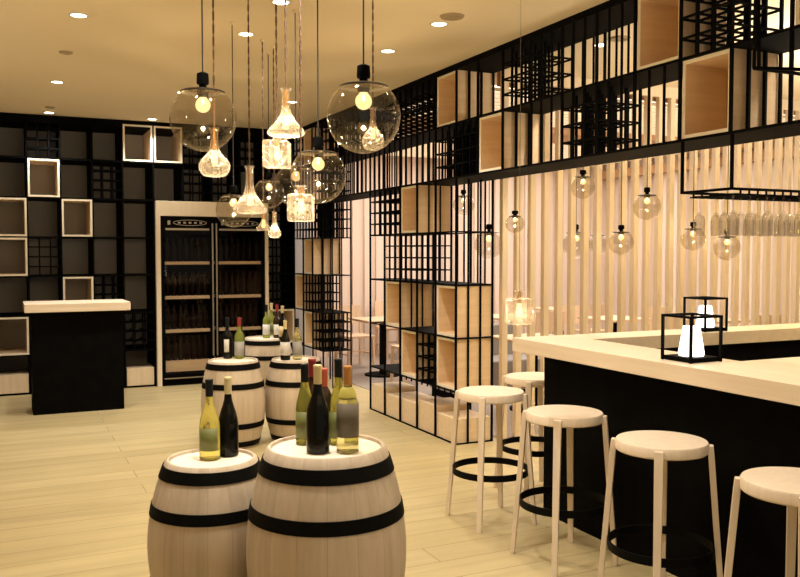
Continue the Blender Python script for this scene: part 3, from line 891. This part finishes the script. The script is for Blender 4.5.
decanter('long-necked bell decanter pendant in the middle of the cluster beside the smoky globe', 1.31, 4.82, 1.63+(252-190)*4.9/850, 'ship', .205, .277, gd, DEC_W)
decanter('square cut-glass decanter pendant hanging in front of the low globe', 1.159, 3.449, 1.63+(252-203.5)*3.6/850, 'square', .104, .151, gd, DEC_W)
decanter('small bell decanter pendant, lowest of the cluster near the far shelf', 1.905, 6.302, 1.63+(252-225)*6.5/850, 'bell', .11, .20, gd, DEC_W)
decanter('slender decanter pendant seen through the rightmost large globe', 1.99, 4.60, 1.63+(252-130)*5.02/850, 'round', .13, .25, gd, DEC_W)
decanter('lone square decanter pendant hanging over the first bar stools', 2.251, 3.441, 1.63-(307-252)*4.08/850, 'square', .12, .16, gd, DEC_W, 'finecord')
decanter('tiny flared decanter pendant half hidden behind the long-necked bell one', 1.774, 6.146, 1.867, 'ship', .11, .16, gd, None)

gb = 'small globe pendants around the slat screen'
for i, (x, y, z, R, lb) in enumerate((
    (4.206, 7.447, 2.10, .11, 'small globe pendant seen through the open bars at the top of the standing shelf'),
    (4.169, 6.892, 1.70, .14, 'globe pendant hanging just beyond the right edge of the standing shelf'),
    (3.847, 5.950, 1.863, 0.078, 'small globe pendant before the leftmost slats of the screen'),
    (5.278, 7.034, 1.71, .145, 'large globe pendant behind the slats, left of the middle pair'),
    (6.117, 7.747, 1.72, .12, 'small globe pendant behind the slats just right of the large one'),
    (4.532, 5.950, 2.188, 0.105, 'highest small globe pendant at the slats, under the overhead shelf'),
    (5.236, 5.950, 2.036, 0.124, 'globe pendant before the slats, nearest left of the hanging glass rack'),
    (4.950, 5.950, 1.715, 0.111, 'globe pendant before the slats, lower left of the one nearest the glass rack'),
    (5.784, 5.950, 1.752, 0.113, 'globe pendant before the slats under the left end of the glass rack'),
    (6.208, 5.950, 1.674, 0.124, 'globe pendant before the slats below the hanging wine glasses'))):
    globe_pendant(lb, x, y, z, R, gb, 2.0)

# ---------------------------------------------------------------- hanging glass rack and glasses
gr = thing('glass_rack', 'black metal glass rack hanging from the overhead shelf above the bar', 'glass rack', (0, 0, 0))
RX0, RX1, RY0, RY1, RZ = 3.455, 5.05, 3.287, 3.642, 1.96
fr = MB()
fr.box(RX0-.007, RX1, RY0-.007, RY0+.007, RZ-.007, RZ+.007).box(RX0-.007, RX1, RY1-.007, RY1+.007, RZ-.007, RZ+.007)
fr.box(RX0-.007, RX0+.007, RY0, RY1, RZ-.007, RZ+.007).box(RX1-.007, RX1+.007, RY0, RY1, RZ-.007, RZ+.007)
fr.build('frame', M['black'], gr)
for xx in (RX0, RX1):
    for yy in (RY0, RY1):
        MB().box(xx-.007, xx+.007, yy-.007, yy+.007, RZ, 2.242 if xx < 4 else HC-.001).build('hanger', M['black'], gr)
gx = [3.53+.125*i for i in range(12)]
for i, x in enumerate(sorted(gx+[g+.0625 for g in gx])):
    m = MB()
    for s in (-.018, .018):
        m.box(x+s-.004, x+s+.004, RY0+.005, RY1-.005, RZ-.030, RZ-.022)
    for yy in (RY0+.01, RY1-.01):
        m.box(x-.022, x+.022, yy-.004, yy+.004, RZ-.030, RZ-.022)
        m.box(x-.004, x+.004, yy-.004, yy+.004, RZ-.022, RZ-.004)
    m.build('rail', M['black'], gr)
gpro = None
GO = ['at its left end', 'second from its left end', 'third from its left end', 'fourth from its left end', 'fifth from its left end', 'sixth from its left end', 'seventh from its left end', 'eighth from its left end', 'ninth from its left end', 'tenth from its left end', 'eleventh from its left end', 'twelfth from its left end']
for ri, ry in enumerate((3.345, 3.465, 3.585)):
    for gi, x in enumerate(gx):
        if ri == 1: x += .0625
        if gpro is None:
            h = [(.0001, 0), (.031, -.001), (.031, -.003), (.006, -.007), (.0035, -.02), (.0035, -.085), (.010, -.095), (.026, -.112), (.031, -.14), (.031, -.18), (.029, -.222), (.0282, -.222), (.030, -.18), (.030, -.14), (.025, -.113), (.0001, -.099)]
            gpro = thing('wine_glass', '', 'wine glass', (x, ry, RZ-.018), 0)
            MB().lathe(h, 20).build('glass_bowl', M['clear'], gpro, smooth=True)
            o = gpro
        else:
            o = copy_tree(gpro); o.location = (x, ry, RZ-.018)
        ln = ('front', 'middle', 'back')[ri]
        o['label'] = 'upside-down wine glass in the %s line of the rack, %s' % (ln, GO[gi])
        o['group'] = 'wine glasses in the %s line of the hanging rack' % ln

# black bracket frame hanging at the top right
hb = thing('hanging_bracket', 'black metal bracket arm hanging below the overhead shelf at the top right edge', 'bracket', (3.10, 2.83, 2.46))
m = MB(); m.bar((0, 0, 0), (.006, .0, .72), .012, .012).bar((.03, 0, 0), (.01, .0, .72), .012, .012)
m.build('hanger', M['black'], hb)
m = MB(); m.bar((0, 0, 0), (1.1, 0, 0), .014, .014).bar((0, 0, .0), (1.05, -.35, 0), .014, .014)
m.build('arm', M['black'], hb)

# ---------------------------------------------------------------- caged table lamps on the bar
def cage_lamp(label, x, y, z, s=.202, h=.225, rz=0.0):
    t = thing('cage_lamp', label, 'table lamp', (x, y, z), rz, 'caged lamps on the bar')
    m = MB(); q = s/2; b = .006
    for sx in (-1, 1):
        for sy in (-1, 1): m.cbox(sx*(q-b), sy*(q-b), h/2, 2*b, 2*b, h)
    for zz in (h-b,):
        for sg in (-1, 1):
            m.cbox(0, sg*(q-b), zz, s-4*b, 2*b, 2*b); m.cbox(sg*(q-b), 0, zz, 2*b, s-4*b, 2*b)
    m.build('cage_frame', M['black'], t)
    MB().cbox(0, 0, .012, s-.024, s-.024, .022).build('base_plate', M['black'], t)
    MB().lathe([(.0001, .024), (.058, .024), (.062, .034), (.040, .168), (.0001, .165)], 32).build('lamp_shade', M['shade'], t, smooth=True)
    light('lamp_light', 'POINT', (0, 0, .195), .8, (1, .92, .8), t, shadow_soft_size=.02)
cage_lamp('black cage lamp with white cone shade on the near edge of the bar', 3.052, 3.14, 1.1)
cage_lamp('black cage lamp with white cone shade on the far side of the bar', 4.31, 4.31, 1.1)

# ---------------------------------------------------------------- ceiling downlights and vents
def downlight(label, x, y, spot=True, power=SPOT_W, size=.062):
    t = thing('downlight', label, 'ceiling light', (x, y, HC), 0, 'recessed ceiling downlights')
    MB().lathe([(size*.80, -.004), (size, -.004), (size+.006, -.001), (size+.006, 0)], 32).build('rim', M['trimwhite'], t, smooth=True)
    MB().lathe([(.0001, -.002), (size*.8, -.002)], 32).build('lens', M['down'], t)
    if spot: light('downlight_beam', 'SPOT', (0, 0, -.03), power, (1, .93, .80), t, spot_size=math.radians(115), spot_blend=1.0, shadow_soft_size=.06)
for x, y, lb in ((.50, 6.04, 'bright round downlight high at the upper left of the ceiling'),
                 (.505, 8.47, 'bright round downlight in the left row, halfway to the back wall'),
                 (.527, 10.35, 'small bright downlight at the back wall above the left shelving'),
                 (1.65, 10.35, 'small bright downlight above the pair of wooden frames by the back wall'),
                 (1.625, 6.045, 'bright round downlight between the leftmost globe cord and the middle cords'),
                 (2.758, 6.081, 'bright round downlight just right of the largest globe pendant cord'),
                 (2.782, 8.55, 'small downlight behind the middle decanter pendant'),
                 (2.751, 5.219, 'small bright downlight nearest the overhead shelf'),
                 (1.619, 5.186, 'downlight at the top edge of the photo between the pendant cords'),
                 (4.126, 5.226, 'downlight over the bar seen through the open bars of the overhead shelf'),
                 (1.65, 8.5, 'faint downlight behind the leftmost globe pendant')):
    downlight(lb, x, y, power=SPOT_W*(1.1 if y > 10 else 1.8 if y > 8 else 1))
for x, y, lb in ((.5, 3.6, 'left row, above the near floor'), (1.15, 3.3, 'straight above the largest barrel'), (2.4, 3.3, 'above the bar stools'), (.5, 1.2, 'left row, nearest the camera'),
             (1.62, 1.2, 'middle row, nearest the camera'), (2.4, 1.9, 'above the nearest bar stool'), (4.13, 2.9, 'above the inside of the bar'), (-.7, 4.6, 'beyond the left edge, nearer one'), (-.7, 7.6, 'beyond the left edge, farther one')):
    downlight('recessed ceiling downlight outside the frame, ' + lb, x, y, power=SPOT_W*(2.3 if 'largest' in lb else .3 if 'nearest the camera' in lb else .8))
def vent(label, x, y, r=.06, mt='ventgrey'):
    t = thing('ceiling_vent', label, 'ceiling vent', (x, y, HC), 0, 'small round ceiling vents')
    MB().lathe([(.0001, -.006), (r*.55, -.006), (r*.6, -.012), (r, -.012), (r+.008, 0)], 28).build('cover', M[mt], t, smooth=True)
vent('dim recessed ceiling fitting between the two left downlights', .497, 7.182, .045, 'ventpale')
vent('small ceiling fitting close to the back wall above the lattice', .519, 9.956, .045, 'ventpale')
vent('round grey ceiling vent beside the downlight nearest the overhead shelf', 2.737, 5.008, .075)
vent('round ceiling vent over the bar seen through the overhead shelf bars', 4.124, 4.994, .07)

# ---------------------------------------------------------------- dining room furniture
def make_table():
    t = thing('dining_table', '', 'table')
    MB().box(-.35, .35, -.35, .35, .72, .75).build('tabletop', M['dining_wood'], t, bevel=.003)
    MB().box(-.035, .035, -.035, .035, .02, .72).build('pedestal', M['black'], t)
    MB().cyl(.24, 0, .02, 28).build('base_plate', M['black'], t, smooth=True)
    return t
def make_chair():
    t = thing('dining_chair', '', 'chair')
    MB().box(-.21, .21, -.21, .21, .43, .46).build('seat', M['dining_wood'], t, bevel=.004)
    b = MB(); n = 8
    for i in range(n+1):
        x = -.22+.44*i/n; yy = .20+.03*(1-(x/.22)**2)
        b.v += [(x, yy, .60), (x, yy+.02, .60), (x, yy+.03, .86), (x, yy+.05, .86)]
    for i in range(n):
        a = 4*i; c = a+4
        b.f += [(a, c, c+2, a+2), (a+1, a+3, c+3, c+1), (a+2, c+2, c+3, a+3), (a, a+1, c+1, c)]
    b.f += [(0, 2, 3, 1), (4*n, 4*n+1, 4*n+3, 4*n+2)]
    b.build('backrest', M['dining_wood'], t, smooth=True)
    for sx in (-1, 1):
        MB().bar((sx*.20, -.19, 0), (sx*.19, -.18, .43), .032).build('leg', M['dining_wood'], t)
        MB().bar((sx*.20, .22, 0), (sx*.19, .20, .62), .032).build('leg', M['dining_wood'], t)
    MB().bar((-.19, -.18, .25), (.19, -.18, .25), .018).bar((-.195, -.18, .20), (-.195, .2, .20), .018).bar((.195, -.18, .20), (.195, .2, .20), .018).build('stretcher', M['dining_wood'], t)
    return t
tp = make_table(); cp = make_chair()
first_t = [True]; first_c = [True]
def put_table(x, y, lb):
    o = tp if first_t[0] else copy_tree(tp); first_t[0] = False
    o.location = (x, y, .006); o['label'] = lb; o['group'] = 'dining tables behind the shelf'
def put_chair(x, y, rz, lb):
    o = cp if first_c[0] else copy_tree(cp); first_c[0] = False
    o.location = (x, y, .006); o.rotation_euler = (0, 0, rz); o['label'] = lb; o['group'] = 'dining chairs behind the shelf'
put_table(4.55, 10.2, 'wooden dining table with black pedestal, seen left of the standing shelf')
put_chair(4.50, 11.05, 0.1, 'wooden dining chair facing the camera in the gap between the two standing shelves')
put_chair(4.62, 9.45, PI, 'wooden dining chair with its back to the camera behind the standing shelf')
put_table(4.95, 7.3, 'wooden dining table just behind the leftmost slats')
for i, (tx, ty, w) in enumerate(((6.3, 9.9, 'left of the caged lamps'), (7.4, 9.0, 'behind the caged lamps'), (8.4, 8.3, 'under the hanging glasses, seen through the slats'), (7.9, 10.9, 'in the farthest corner of the dining room'), (5.6, 11.3, 'against the far dining wall'))):
    put_table(tx, ty, 'wooden dining table behind the slats, ' + w)
    put_chair(tx+.1, ty-.62, PI, 'near-side wooden dining chair, at the table ' + w)
    put_chair(tx-.1, ty+.62, 0, 'far-side wooden dining chair, at the table ' + w)
bq = thing('banquette', 'low grey upholstered bench behind the slats at the bar corner', 'bench', (4.80, 8.25, .006))
MB().box(-.38, .75, -.25, .25, .08, .42).build('seat_cushion', M['grey'], bq, bevel=.02)
MB().box(-.38, .75, .25, .37, .08, .78).build('backrest', M['grey'], bq, bevel=.02)
MB().box(-.35, .72, -.21, .33, 0, .08).build('plinth', M['black'], bq)
